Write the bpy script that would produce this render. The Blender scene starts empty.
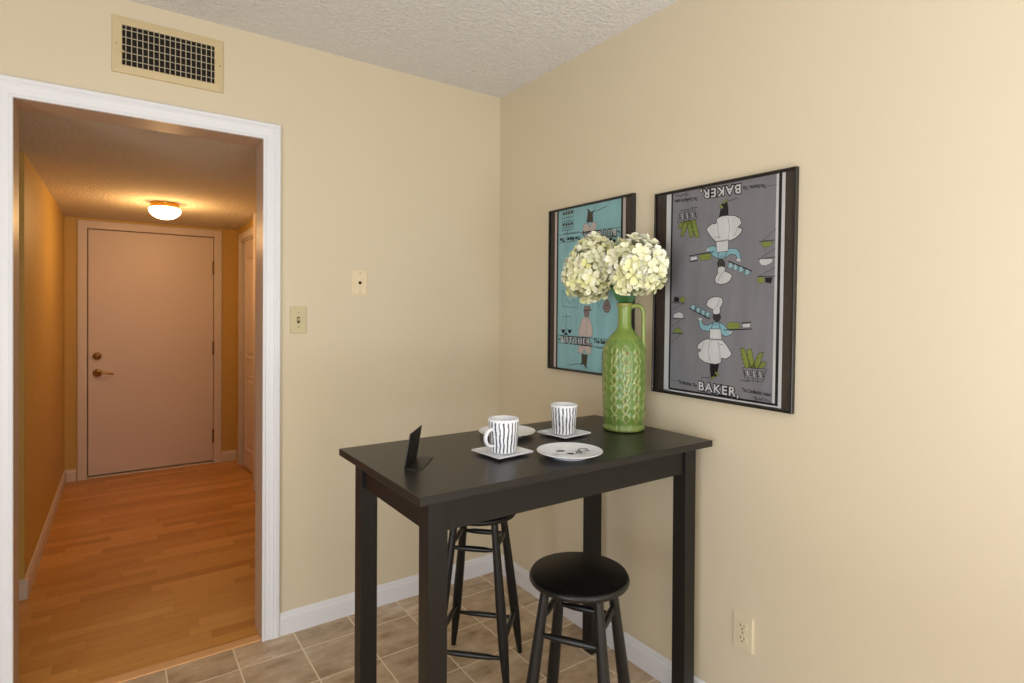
import bpy, bmesh, math, random
from math import sin, cos, pi, radians
from mathutils import Vector, Matrix, noise

S = bpy.context.scene
COL = S.collection
random.seed(4)

# ------------------------------------------------------------------ materials
def srgb(r, g, b):
    f = lambda c: (c/255/12.92) if c/255 <= .04045 else ((c/255+.055)/1.055)**2.4
    return (f(r), f(g), f(b), 1)

class NT:
    """small helper around a material node tree"""
    def __init__(s, name):
        s.m = bpy.data.materials.new(name); s.m.use_nodes = True
        s.t = s.m.node_tree; s.n = s.t.nodes; s.b = s.n['Principled BSDF']
    def new(s, typ, **k):
        x = s.n.new(typ)
        for a, v in k.items(): setattr(x, a, v)
        return x
    def link(s, a, b): s.t.links.new(a, b)
    def val(s, sock, v):
        if isinstance(v, bpy.types.NodeSocket): s.link(v, sock)
        else: sock.default_value = v
    def math(s, op, a, b=0.0, c=None, clamp=False):
        x = s.new('ShaderNodeMath', operation=op, use_clamp=clamp)
        s.val(x.inputs[0], a); s.val(x.inputs[1], b)
        if c is not None: s.val(x.inputs[2], c)
        return x.outputs[0]
    def mix(s, fac, a, b, blend='MIX'):
        x = s.new('ShaderNodeMix', data_type='RGBA', blend_type=blend)
        s.val(x.inputs['Factor'], fac); s.val(x.inputs['A'], a) if False else None
        s.val(x.inputs[0], fac); s.val(x.inputs[6], a); s.val(x.inputs[7], b)
        return x.outputs[2]
    def coord(s, which='Object'):
        return s.new('ShaderNodeTexCoord').outputs[which]
    def noise(s, vec, scale, detail=3, rough=.5, out='Fac'):
        x = s.new('ShaderNodeTexNoise'); s.val(x.inputs['Vector'], vec)
        x.inputs['Scale'].default_value = scale; x.inputs['Detail'].default_value = detail
        x.inputs['Roughness'].default_value = rough
        return x.outputs[out]
    def ramp(s, fac, stops):
        x = s.new('ShaderNodeValToRGB'); s.val(x.inputs[0], fac); e = x.color_ramp.elements
        while len(e) < len(stops): e.new(.5)
        for i, (p, c) in enumerate(stops): e[i].position = p; e[i].color = c
        return x.outputs[0]
    def mapping(s, vec, scale=(1,1,1), loc=(0,0,0)):
        x = s.new('ShaderNodeMapping'); s.link(vec, x.inputs[0])
        x.inputs['Scale'].default_value = scale; x.inputs['Location'].default_value = loc
        return x.outputs[0]
    def bump(s, h, strength=.3, dist=.01):
        x = s.new('ShaderNodeBump'); s.link(h, x.inputs['Height'])
        x.inputs['Strength'].default_value = strength; x.inputs['Distance'].default_value = dist
        s.link(x.outputs[0], s.b.inputs['Normal'])
    def base(s, c): s.val(s.b.inputs['Base Color'], c)
    def rough(s, r): s.val(s.b.inputs['Roughness'], r)

def simple(name, col, rough=.5, metal=0, var=.05, scale=12, spec=.5):
    """plain paint / plastic / metal with a faint mottling"""
    k = NT(name); co = k.coord()
    f = k.noise(co, scale, 3)
    dark = tuple(c*(1-var) for c in col[:3])+(1,); lite = tuple(min(1, c*(1+var)) for c in col[:3])+(1,)
    k.base(k.mix(f, dark, lite)); k.rough(rough)
    k.b.inputs['Metallic'].default_value = metal
    k.b.inputs['Specular IOR Level'].default_value = spec
    return k.m

def m_wall(name, ca, cb):
    k = NT(name); co = k.coord()
    f = k.noise(co, 1.3, 3); k.base(k.mix(f, ca, cb)); k.rough(.55)
    k.bump(k.noise(co, 90, 3), .06, .004); return k.m
def m_popcorn(name, c1, c2):
    k = NT(name); co = k.coord()
    n = k.noise(co, 60, 3, .6)
    k.base(k.mix(k.noise(co, 110, 2), c1, c2)); k.rough(.95)
    k.bump(n, .5, .025); return k.m
def m_tile():
    k = NT('slate_tile'); co = k.coord(); P = .2275
    sep = k.new('ShaderNodeSeparateXYZ'); k.link(co, sep.inputs[0])
    u = k.math('DIVIDE', k.math('ADD', sep.outputs[0], 1.0235+40*P), P)
    v = k.math('DIVIDE', k.math('ADD', sep.outputs[1], .155+40*P), P)
    def edge(t):
        fr = k.math('FRACT', t); return k.math('MINIMUM', fr, k.math('SUBTRACT', 1.0, fr))
    e = k.math('MINIMUM', edge(u), edge(v))
    cell = k.new('ShaderNodeCombineXYZ')
    k.link(k.math('FLOOR', u), cell.inputs[0]); k.link(k.math('FLOOR', v), cell.inputs[1])
    wn = k.new('ShaderNodeTexWhiteNoise', noise_dimensions='3D'); k.link(cell.outputs[0], wn.inputs[0])
    # slate veining, shifted and turned in every tile
    off = k.new('ShaderNodeVectorMath', operation='MULTIPLY_ADD')
    k.link(wn.outputs['Color'], off.inputs[0]); off.inputs[1].default_value = (7, 7, 7); k.link(co, off.inputs[2])
    n1 = k.noise(k.mapping(off.outputs[0], (4, 9, 4)), 1.6, 6, .62)
    n2 = k.noise(off.outputs[0], 16, 5, .6)
    body = k.ramp(k.math('ADD', k.math('MULTIPLY', n1, .72), k.math('MULTIPLY', n2, .28)),
                  [(.34, srgb(152, 124, 95)), (.46, srgb(192, 166, 135)), (.56, srgb(212, 188, 159)), (.66, srgb(234, 220, 199))])
    tint = k.mix(k.math('MULTIPLY', wn.outputs['Value'], .35), body, srgb(158, 136, 112))
    g = k.math('LESS_THAN', e, .0125)
    k.base(k.mix(g, tint, srgb(236, 222, 194)))
    k.rough(k.mix(g, (.42,)*3+(1,), (.9,)*3+(1,)))
    h = k.math('ADD', k.math('MULTIPLY', n1, .25), k.math('SMOOTH_MIN', k.math('MULTIPLY', e, 12.0), .3, .1))
    k.bump(h, .35, .004); return k.m
def m_laminate():
    k = NT('oak_laminate'); co = k.coord()
    sep = k.new('ShaderNodeSeparateXYZ'); k.link(co, sep.inputs[0])
    row = k.math('FLOOR', k.math('DIVIDE', sep.outputs[1], .0655))
    wr = k.new('ShaderNodeTexWhiteNoise', noise_dimensions='1D'); k.link(row, wr.inputs['W'])
    t = k.math('ADD', k.math('DIVIDE', sep.outputs[0], .44), k.math('MULTIPLY', wr.outputs['Value'], 9.0))
    c = k.new('ShaderNodeCombineXYZ'); k.link(k.math('FLOOR', t), c.inputs[0]); k.link(row, c.inputs[1])
    w = k.new('ShaderNodeTexWhiteNoise', noise_dimensions='3D'); k.link(c.outputs[0], w.inputs[0])
    off = k.new('ShaderNodeVectorMath', operation='MULTIPLY_ADD')
    k.link(w.outputs['Color'], off.inputs[0]); off.inputs[1].default_value = (5, 5, 5); k.link(co, off.inputs[2])
    grain = k.noise(k.mapping(off.outputs[0], (5, 60, 1)), 1.0, 5, .6)
    f = k.math('ADD', k.math('MULTIPLY', w.outputs['Value'], .5), k.math('MULTIPLY', grain, .5))
    body = k.ramp(f, [(.15, srgb(186, 126, 58)), (.48, srgb(208, 149, 76)), (.80, srgb(224, 170, 96))])
    def edge(t_, wd):
        fr = k.math('FRACT', t_); return k.math('LESS_THAN', k.math('MINIMUM', fr, k.math('SUBTRACT', 1.0, fr)), wd)
    g = k.math('MULTIPLY', k.math('MAXIMUM', edge(k.math('DIVIDE', sep.outputs[1], .0655), .012), edge(t, .002)), .35)
    k.base(k.mix(g, body, srgb(110, 66, 30))); k.rough(.33)
    return k.m
def m_black_wood(name, c, rough, spec=.32):
    k = NT(name); co = k.coord()
    g = k.noise(k.mapping(co, (2, 40, 2)), 3, 4)
    k.base(k.mix(g, c, tuple(x*1.5 for x in c[:3])+(1,))); k.rough(rough)
    k.b.inputs['Specular IOR Level'].default_value = spec
    k.bump(g, .05, .002); return k.m
def m_attr(name, rough, sss=0, bump=None, coat=0):
    k = NT(name); a = k.new('ShaderNodeAttribute', attribute_name='Col')
    n = k.noise(k.coord(), 60, 3)
    k.base(k.mix(k.math('MULTIPLY', n, .25), a.outputs['Color'], (0.02, .02, .01, 1) if bump else (1, 1, .9, 1))); k.rough(rough)
    if coat: k.b.inputs['Coat Weight'].default_value = coat; k.b.inputs['Coat Roughness'].default_value = .06
    if bump: k.bump(n, .15, .003)
    return k.m
def m_striped():
    k = NT('striped_porcelain'); co = k.coord()
    sep = k.new('ShaderNodeSeparateXYZ'); k.link(co, sep.inputs[0])
    ang = k.math('DIVIDE', k.math('ARCTAN2', sep.outputs[1], sep.outputs[0]), 2*pi)
    wob = k.noise(k.mapping(co, (30, 30, 38)), 1.0, 2)
    s = k.math('FRACT', k.math('ADD', k.math('MULTIPLY', ang, 22.0), k.math('MULTIPLY', wob, .8)))
    d = k.math('ABSOLUTE', k.math('SUBTRACT', s, .5))
    wid = k.math('ADD', .10, k.math('MULTIPLY', k.noise(k.mapping(co, (70, 70, 420)), 1, 2), .20))
    st = k.math('LESS_THAN', d, wid)
    zz = k.math('MULTIPLY', k.math('GREATER_THAN', sep.outputs[2], .003), k.math('LESS_THAN', sep.outputs[2], k.math('ADD', .0875, k.math('MULTIPLY', k.noise(co, 130, 1), .004))))
    r2 = k.math('ADD', k.math('MULTIPLY', sep.outputs[0], sep.outputs[0]), k.math('MULTIPLY', sep.outputs[1], sep.outputs[1]))
    # only on the outside of the wall
    lim = k.math('POWER', k.math('ADD', .0366, k.math('MULTIPLY', sep.outputs[2], .066)), 2.0)
    zz = k.math('MULTIPLY', zz, k.math('GREATER_THAN', r2, lim))
    ink = k.mix(k.noise(co, 420, 2), srgb(45, 45, 52), srgb(120, 120, 130))
    k.base(k.mix(k.math('MULTIPLY', st, zz), srgb(243, 246, 252), ink)); k.rough(.18)
    return k.m
def m_glass():
    k = NT('picture_glass')
    tr = k.new('ShaderNodeBsdfTransparent'); gl = k.new('ShaderNodeBsdfGlossy'); gl.inputs['Roughness'].default_value = .04
    fr = k.new('ShaderNodeFresnel'); fr.inputs['IOR'].default_value = 1.3
    mx = k.new('ShaderNodeMixShader'); k.link(fr.outputs[0], mx.inputs[0]); k.link(tr.outputs[0], mx.inputs[1]); k.link(gl.outputs[0], mx.inputs[2])
    k.link(mx.outputs[0], k.n['Material Output'].inputs[0]); return k.m
def m_lamp(col, st):
    k = NT('lit_opal_glass'); k.base((.9, .85, .75, 1)); k.rough(.3)
    k.b.inputs['Emission Color'].default_value = col; k.b.inputs['Emission Strength'].default_value = st
    return k.m
def m_cloth(name, c):
    k = NT(name); co = k.coord()
    f = k.noise(k.mapping(co, (18, 3, 1)), 1.2, 4)
    f2 = k.noise(co, 900, 1)
    base = k.mix(f, tuple(x*.72 for x in c[:3])+(1,), tuple(min(1, x*1.25) for x in c[:3])+(1,))
    k.base(k.mix(k.math('MULTIPLY', f2, .12), base, (1, 1, 1, 1))); k.rough(.9); return k.m

WALL_A = srgb(217, 204, 177); WALL_B = srgb(223, 211, 185); HALL_SHADE_A = srgb(200, 162, 80); HALL_SHADE_B = srgb(207, 170, 90)  # hall pair: same wall paint, the hall's dim warm light put into its colour
M = dict(
 wall=m_wall('wall_paint', WALL_A, WALL_B), hwall=m_wall('wall_paint_hall_shade', HALL_SHADE_A, HALL_SHADE_B), ceil=m_popcorn('popcorn_ceiling', srgb(218, 217, 216), srgb(240, 239, 238)),
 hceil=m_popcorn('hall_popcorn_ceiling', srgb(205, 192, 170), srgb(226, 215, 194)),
 tile=m_tile(), lam=m_laminate(),
 trim=simple('white_gloss_trim', srgb(236, 238, 244), .36, var=0), base=simple('white_baseboard', srgb(234, 235, 240), .38, var=0),
 door=simple('pale_door_paint', srgb(220, 202, 190), .42, var=.03, scale=3), dtrim=simple('pale_door_trim', srgb(220, 204, 192), .4, var=.03),
 gap=simple('painted_gap_shade', srgb(30, 22, 16), .9), chrome=simple('satin_nickel', srgb(190, 176, 160), .25, 1), lever=simple('brass_lever', srgb(176, 140, 84), .3, 1),
 hinge=simple('aged_brass_hinge', srgb(120, 92, 60), .4, 1), brass=simple('polished_brass', srgb(226, 170, 74), .25, 1),
 lampm=m_lamp((1, .70, .36, 1), 8.0),
 vent=simple('painted_vent', srgb(210, 191, 150), .45, var=.03), ventb=simple('vent_bars', srgb(186, 174, 150), .45), duct_shade=simple('painted_duct_shade', srgb(28, 22, 18), .9),
 ivory=simple('ivory_plastic', srgb(206, 194, 154), .35, var=.02), ivory2=simple('almond_plastic', srgb(222, 212, 182), .35, var=.02),
 plate_paint=simple('painted_plate', srgb(234, 218, 184), .45, var=.02), slot=simple('dark_slot', srgb(60, 46, 30), .6), screw=simple('dull_screw', srgb(176, 164, 128), .4, .6),
 top=m_black_wood('black_brown_tabletop', srgb(34, 32, 30), .32), twood=m_black_wood('black_brown_wood', srgb(24, 22, 20), .42),
 stool=m_black_wood('black_painted_wood', srgb(13, 13, 14), .34, .5), seat=m_black_wood('black_seat_paint', srgb(10, 10, 10), .36, .5),
 pframe=simple('black_picture_frame', srgb(34, 30, 28), .3), mat=simple('dark_brown_mat', srgb(72, 61, 52), .6, var=.08), glass=m_glass(),
 grey=m_cloth('grey_linen', srgb(142, 141, 147)), blue=m_cloth('turquoise_linen', srgb(156, 210, 214)),
 white=m_cloth('white_linen', srgb(242, 242, 242)), ink=simple('black_print', srgb(30, 28, 30), .9), dgrey=simple('charcoal_print', srgb(66, 64, 66), .9),
 aqua=m_cloth('aqua_print', srgb(150, 205, 216)), green=m_cloth('green_print', srgb(142, 160, 46)), pink=m_cloth('pale_pink_linen', srgb(222, 204, 194)), olive=simple('olive_print', srgb(78, 74, 58), .9),
 rose=simple('dusty_print', srgb(160, 136, 132), .9),
 vase=m_attr('green_glaze', .30, bump=True, coat=.22), petal=m_attr('hydrangea_petals', .6), leaf=simple('dark_green_leaf', srgb(38, 92, 40), .5, var=.25), stem=simple('green_stem', srgb(70, 110, 50), .6),
 china=simple('white_china', srgb(240, 243, 250), .15, var=.01), stripe=m_striped(), motif=simple('grey_motif', srgb(74, 76, 84), .4),
 easel=simple('black_card', srgb(16, 15, 15), .45),
)

# ------------------------------------------------------------------ mesh helpers
def obj(name, bm, mat=None, parent=None, smooth=False, loc=None):
    me = bpy.data.meshes.new(name)
    bmesh.ops.recalc_face_normals(bm, faces=bm.faces)
    bm.to_mesh(me); bm.free()
    for m in (mat if isinstance(mat, (list, tuple)) else [mat]):
        if m: me.materials.append(m)
    if smooth:
        for p in me.polygons: p.use_smooth = True
    o = bpy.data.objects.new(name, me); COL.objects.link(o)
    if parent: o.parent = parent
    if loc: o.location = loc
    return o
def smooth_angle(o, deg=40):
    me = o.data
    bm = bmesh.new(); bm.from_mesh(me)
    for f in bm.faces: f.smooth = True
    for e in bm.edges:
        if len(e.link_faces) == 2 and e.calc_face_angle(0) > radians(deg): e.smooth = False
    bm.to_mesh(me); bm.free(); return o
def bx(bm, x0, x1, y0, y1, z0, z1):
    vs = [bm.verts.new((x, y, z)) for x in (x0, x1) for y in (y0, y1) for z in (z0, z1)]
    for f in ((0,1,3,2),(4,6,7,5),(0,4,5,1),(2,3,7,6),(0,2,6,4),(1,5,7,3)): bm.faces.new([vs[i] for i in f])
    return vs
def box(x0, x1, y0, y1, z0, z1, bev=0, seg=2):
    bm = bmesh.new(); bx(bm, x0, x1, y0, y1, z0, z1)
    if bev: bmesh.ops.bevel(bm, geom=bm.edges[:], offset=bev, segments=seg, affect='EDGES', profile=.5)
    return bm
def lathe(bm, prof, seg=40, c=(0, 0), cap0=True, cap1=True):
    rings = []
    for r, z in prof:
        rings.append([bm.verts.new((c[0]+r*cos(2*pi*i/seg), c[1]+r*sin(2*pi*i/seg), z)) for i in range(seg)])
    for a, b in zip(rings, rings[1:]):
        for i in range(seg): bm.faces.new((a[i], a[(i+1) % seg], b[(i+1) % seg], b[i]))
    if cap0: bm.faces.new(list(reversed(rings[0])))
    if cap1: bm.faces.new(rings[-1])
    return rings
def tube(bm, pts, rads, seg=14, flat=(1, 1), up=None):
    pts = [Vector(p) for p in pts]; rings = []
    t0 = (pts[1]-pts[0]).normalized()
    u = Vector(up) if up else (Vector((0, 0, 1)) if abs(t0.z) < .9 else Vector((1, 0, 0)))
    for i, p in enumerate(pts):
        t = (pts[min(i+1, len(pts)-1)]-pts[max(i-1, 0)]).normalized()
        s = t.cross(u).normalized(); n = s.cross(t).normalized(); u = n
        r = rads[i] if isinstance(rads, (list, tuple)) else rads
        rings.append([bm.verts.new(p+s*(r*flat[0]*cos(2*pi*k/seg))+n*(r*flat[1]*sin(2*pi*k/seg))) for k in range(seg)])
    for a, b in zip(rings, rings[1:]):
        for k in range(seg): bm.faces.new((a[k], a[(k+1) % seg], b[(k+1) % seg], b[k]))
    bm.faces.new(list(reversed(rings[0]))); bm.faces.new(rings[-1])
def thing(name, label, cat, loc=(0, 0, 0), rotz=0, group=None):
    o = bpy.data.objects.new(name, None); COL.objects.link(o); o.empty_display_size = .05
    o.location = loc; o.rotation_euler = (0, 0, rotz); o['label'] = label; o['category'] = cat
    if group: o['group'] = group
    return o
def struct(name, bm, m, **k):
    o = obj(name, bm, m, **k); o['kind'] = 'structure'; return o
def copy_tree(o, parent=None):
    c = o.copy(); COL.objects.link(c)
    if parent: c.parent = parent
    for ch in list(o.children): copy_tree(ch, c)
    return c

# ------------------------------------------------------------------ room shell
H = 2.44; HH = 2.055                       # room and hallway ceiling heights
XL, XR, ZT = -1.907, -1.145, 2.025         # clear opening of the doorway
WT = .13                                   # wall thickness
RX, RY = -3.7, -4.7                        # far corner of the room behind the viewer
HX0, HXF, HX1, HY = -1.975, -1.950, -.735, 3.13         # hallway

struct('floor', box(RX, 0, RY, .005, -.05, 0), M['tile'])
struct('floor_hallway', box(-3.2, HX1+.9, .005, HY+.2, -.05, 0), M['lam'])
struct('ceiling', box(RX, 0, RY, 0, H, H+.05), M['ceil'])
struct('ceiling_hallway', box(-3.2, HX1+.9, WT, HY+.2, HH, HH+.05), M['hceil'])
b = bmesh.new(); J = .018
bx(b, RX, XL-J, 0, WT, 0, H); bx(b, XR+J, .13, 0, WT, 0, H); bx(b, XL-J, XR+J, 0, WT, ZT+J, H)
struct('wall_back', b, M['wall'])
struct('wall_right', box(0, .13, RY, 0, 0, H), M['wall'])
struct('wall_left', box(RX-.13, RX, RY, WT, 0, H), simple('bounce_cut_brown', srgb(150, 122, 92), .6))  # unseen wall, browned to lessen bounce onto the doorway wall
struct('wall_front', box(RX-.13, .13, RY-.13, RY, 0, H), M['wall'])
b = bmesh.new(); q_ = bx(b, -3.2, HX0, .97, HY, 0, HH)
for v_ in q_:
    if v_.co.x > -3 and v_.co.y > 2: v_.co.x = HXF
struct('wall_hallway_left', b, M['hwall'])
struct('wall_hallway_side', box(-3.3, -3.2, WT, .97, 0, HH), M['wall'])
CY0, CY1, CZ = 2.20, 2.92, 1.93           # closet opening
b = bmesh.new(); bx(b, HX1, HX1+.11, WT, CY0, 0, HH); bx(b, HX1, HX1+.11, CY1, HY, 0, HH); bx(b, HX1, HX1+.11, CY0, CY1, CZ, HH)
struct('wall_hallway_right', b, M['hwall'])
b = bmesh.new(); bx(b, HX1+.8, HX1+.9, CY0-.3, HY, 0, HH); bx(b, HX1+.11, HX1+.8, CY0-.35, CY0-.3, 0, HH)
struct('wall_closet', b, M['hwall'])
# end wall with the entry-door opening
DX0, DX1, DZ = -1.812, -.914, 1.978
b = bmesh.new(); bx(b, HX0-.3, DX0, HY, HY+.12, 0, HH); bx(b, DX1, HX1+.9, HY, HY+.12, 0, HH); bx(b, DX0, DX1, HY, HY+.12, DZ, HH)
struct('wall_hallway_end', b, M['hwall'])

def baseboard(name, p0, p1, nrm, h=.0915, t=.0122, mat=None):
    """moulded baseboard from p0 to p1 with its face towards nrm"""
    prof = [(0, 0), (t, 0), (t, h*.70), (t*.92, h*.76), (t*.62, h*.84), (t*.55, h*.92), (t*.35, h*.98), (0, h)]
    bm = bmesh.new(); ends = []
    for p in (p0, p1): ends.append([bm.verts.new((p[0]+nrm[0]*a, p[1]+nrm[1]*a, z)) for a, z in prof])
    n = len(prof)
    for i in range(n): bm.faces.new((ends[0][i], ends[0][(i+1) % n], ends[1][(i+1) % n], ends[1][i]))
    bm.faces.new(ends[0]); bm.faces.new(ends[1])
    return struct(name, bm, mat or M['base'])
baseboard('baseboard_back', (-1.079, 0), (0, 0), (0, -1))
baseboard('baseboard_right', (0, 0), (0, RY), (-1, 0))
baseboard('baseboard_left', (RX, 0), (RX, RY), (1, 0))
baseboard('baseboard_front', (RX, RY), (0, RY), (0, 1))
baseboard('baseboard_back_far', (RX, 0), (-1.975, 0), (0, -1))
b = bmesh.new()
baseboard('baseboard_hallway_left', (HX0, .958), (HXF, HY), (1, 0), t=.014, mat=M['dtrim'])
baseboard('baseboard_hallway_side', (-3.2, .97), (HX0+.014, .97), (0, -1), t=.014, mat=M['dtrim'])
baseboard('baseboard_hallway_end', (HXF, HY), (-1.876, HY), (0, -1), t=.014, mat=M['dtrim'])
baseboard('baseboard_hallway_corner', (-.863, HY), (HX1, HY), (0, -1), t=.014, mat=M['dtrim'])

def casing(bm, x0, x1, zt, prof, place, z0=0.0):
    """mitred three-sided moulding; prof = (outward offset, projection)"""
    rows = []
    for d, h in prof:
        rows.append([bm.verts.new(place(x, z, h)) for x, z in ((x0-d, z0), (x0-d, zt+d), (x1+d, zt+d), (x1+d, z0))])
    n = len(rows)
    for i in range(n):
        a, c = rows[i], rows[(i+1) % n]
        for k in range(3): bm.faces.new((a[k], a[k+1], c[k+1], c[k]))
    bm.faces.new([r[0] for r in rows]); bm.faces.new([r[3] for r in rows])
PROF = [(0, 0), (0, .011), (.003, .013), (.009, .013), (.012, .010), (.030, .012), (.040, .016), (.043, .014), (.047, .014), (.050, .018), (.062, .018), (.0655, .015), (.0655, 0)]
b = bmesh.new(); casing(b, XL, XR, ZT, PROF, lambda x, z, h: (x, -h, z))
struct('trim_1', b, M['trim'])
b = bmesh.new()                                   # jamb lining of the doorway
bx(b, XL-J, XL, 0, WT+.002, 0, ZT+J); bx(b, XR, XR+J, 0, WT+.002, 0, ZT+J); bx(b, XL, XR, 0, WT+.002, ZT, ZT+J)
struct('trim_2', b, simple('jamb_trim_shaded', srgb(196, 168, 144), .42, var=0))  # white trim, with shade and warm hall light put into the tan colour
b = box(XL, XR, -.004, .045, 0, .007, .003)       # wooden threshold strip
struct('trim_3', b, simple('threshold_oak', srgb(226, 174, 118), .4, var=.08, scale=30))
# entry door frame, jamb with stop, threshold
FP = [(0, 0), (0, .014), (.004, .016), (.054, .016), (.060, .012), (.060, 0)]
b = bmesh.new(); casing(b, DX0+.002, DX1-.002, DZ-.002, FP, lambda x, z, h: (x, HY-h, z))
bx(b, DX0, DX0+.004, HY, HY+.12, 0, DZ); bx(b, DX1-.004, DX1, HY, HY+.12, 0, DZ); bx(b, DX0, DX1, HY, HY+.12, DZ-.004, DZ)
struct('trim_4', b, M['dtrim'])
b = bmesh.new(); bx(b, DX0, DX1, HY+.05, HY+.12, 0, DZ)
struct('dark_door_backing', b, M['gap'])  # dark sheet behind the door, stands for the shade in its gaps
struct('trim_5', box(DX0+.004, DX1-.004, HY-.012, HY+.05, 0, .012, .003), M['dtrim'])
door = struct('door_1', box(DX0+.010, DX1-.008, HY+.004, HY+.044, .022, DZ-.010, .002), M['door'])
y = HY+.004
b = bmesh.new(); lathe(b, [(.033, 0), (.033, .006), (.028, .011), (.016, .013), (.014, .022)], 28); 
bmesh.ops.rotate(b, verts=b.verts, matrix=Matrix.Rotation(pi/2, 3, 'X'))
h = obj('door_handle', b, M['chrome'], door, True, (-1.742, y, .833))
b = bmesh.new(); tube(b, [(0, -.02, 0), (.008, -.045, .002), (.03, -.05, .002), (.07, -.046, -.004), (.105, -.042, -.012)], [.010, .010, .009, .008, .006], 12)
obj('lever', b, M['lever'], h, True)
b = bmesh.new(); lathe(b, [(.031, 0), (.031, .008), (.026, .016), (.012, .018), (.011, .022)], 28)
bmesh.ops.rotate(b, verts=b.verts, matrix=Matrix.Rotation(pi/2, 3, 'X'))
obj('deadbolt', b, M['chrome'], door, True, (-1.745, y, .967))
for z0, z1 in ((1.60, 1.81), (.94, 1.07), (.18, .295)):
    b = bmesh.new(); zc = (z0+z1)/2
    lathe(b, [(.007, zc-.058), (.009, zc-.054), (.009, zc+.054), (.007, zc+.058)], 14, (DX1-.006, y-.006)); bx(b, DX1-.014, DX1-.006, y-.002, y, zc-.05, zc+.05)
    obj('hinge', b, M['hinge'], door, True)
# closet: casing and a part-open panelled leaf
b = bmesh.new(); casing(b, CY0, CY1, CZ, FP, lambda v, z, h: (HX1-h, v, z))
bx(b, HX1, HX1+.11, CY0, CY0+.012, 0, CZ); bx(b, HX1, HX1+.11, CY1-.012, CY1, 0, CZ); bx(b, HX1, HX1+.11, CY0, CY1, CZ-.012, CZ)
struct('trim_6', b, M['dtrim'])
def panel_door(w, hgt):
    bm = box(0, w, 0, .03, 0, hgt, .002)
    st = .085
    for z0, z1 in ((.16, .78), (.92, hgt-.14)):
        x0, x1 = st, w-st
        o_ = [(x0, z0), (x1, z0), (x1, z1), (x0, z1)]
        for s, yy, yo in ((-1, 0, -.012),):
            # raised moulding ring and bevelled field
            for d0, d1, h0, h1 in ((0, .008, .0, .010), (.008, .02, .010, .001), (.03, .055, .001, .009)):
                A = [bm.verts.new((x+(d0 if i in (0, 3) else -d0), -h0, z+(d0 if i < 2 else -d0))) for i, (x, z) in enumerate(o_)]
                B = [bm.verts.new((x+(d1 if i in (0, 3) else -d1), -h1, z+(d1 if i < 2 else -d1))) for i, (x, z) in enumerate(o_)]
                for i in range(4): bm.faces.new((A[i], A[(i+1) % 4], B[(i+1) % 4], B[i]))
            bm.faces.new(B)
    return bm
d2 = struct('door_2', panel_door(.60, CZ-.03), M['door'], loc=(HX1+.004, 2.80, .018))
d2.rotation_euler = (0, 0, radians(-86))
b = bmesh.new(); lathe(b, [(.006, 0), (.006, .012), (.014, .018), (.016, .026), (.010, .032)], 18)
bmesh.ops.rotate(b, verts=b.verts, matrix=Matrix.Rotation(pi/2, 3, 'X'))
obj('door_knob', b, M['chrome'], d2, True, (.5, 0, .9))

struct('trim_7', box(-.784, HX1+.01, 2.06, 2.145, 0, HH-.001), M['dtrim'])

# hallway ceiling light
cl = thing('ceiling_light', 'lit round glass dome light with a brass ring on the hallway ceiling', 'light', (-1.355, 2.03, HH))
b = bmesh.new(); lathe(b, [(.083, 0), (.085, -.008), (.081, -.012), (.085, -.016), (.085, -.030), (.079, -.034)], 48); obj('base_ring', b, M['brass'], cl, True)
b = bmesh.new()
lathe(b, [(.078, -.030), (.090, -.036), (.0955, -.046), (.0945, -.058), (.087, -.074), (.071, -.090), (.049, -.102), (.025, -.108), (.004, -.109)], 48)
obj('glass_dome', b, M['lampm'], cl, True)

# ------------------------------------------------------------------ wall fittings
def screw_at(parent, x, z, y0, name='screw', r=.0032):
    b = bmesh.new(); lathe(b, [(r, 0), (r*.9, .0012), (r*.4, .0018)], 12)
    bmesh.ops.rotate(b, verts=b.verts, matrix=Matrix.Rotation(pi/2, 3, 'X'))
    return obj(name, b, M['screw'], parent, True, (x, y0, z))
def plate_bm(w, h, t=.006):
    b = bmesh.new(); bx(b, -w/2, w/2, -t, 0, -h/2, h/2)
    es = [e for e in b.edges if all(v.co.y < -t*.5 for v in e.verts)]
    bmesh.ops.bevel(b, geom=es, offset=.004, segments=3, affect='EDGES'); return b

sw = thing('light_switch', 'ivory toggle light switch plate on the wall just right of the doorway', 'switch', (-1.0065, 0, 1.2975))
obj('cover_plate', plate_bm(.0675, .113), M['ivory'], sw)
b = box(-.0055, .0055, -.0075, -.0055, -.0125, .0125); obj('toggle_slot', b, M['slot'], sw)
b = box(-.0042, .0042, -.018, -.005, -.004, .004, .001); bmesh.ops.rotate(b, verts=b.verts, matrix=Matrix.Rotation(radians(-28), 3, 'X'))
obj('toggle', b, M['ivory'], sw, loc=(0, 0, -.004))
screw_at(sw, 0, .030, -.006); screw_at(sw, 0, -.030, -.006)

jk = thing('jack_socket', 'wall-coloured cover plate with one small dark round jack, higher than the light switch', 'socket', (-.7435, 0, 1.4615))
obj('cover_plate', plate_bm(.067, .111), M['plate_paint'], jk)
b = bmesh.new(); lathe(b, [(.007, 0), (.007, .003), (.0045, .004), (.0045, .009), (.003, .009), (.002, .005)], 16)
bmesh.ops.rotate(b, verts=b.verts, matrix=Matrix.Rotation(pi/2, 3, 'X')); obj('jack', b, M['slot'], jk, True, (0, -.006, 0))
screw_at(jk, 0, .042, -.006); screw_at(jk, 0, -.042, -.006)

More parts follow.
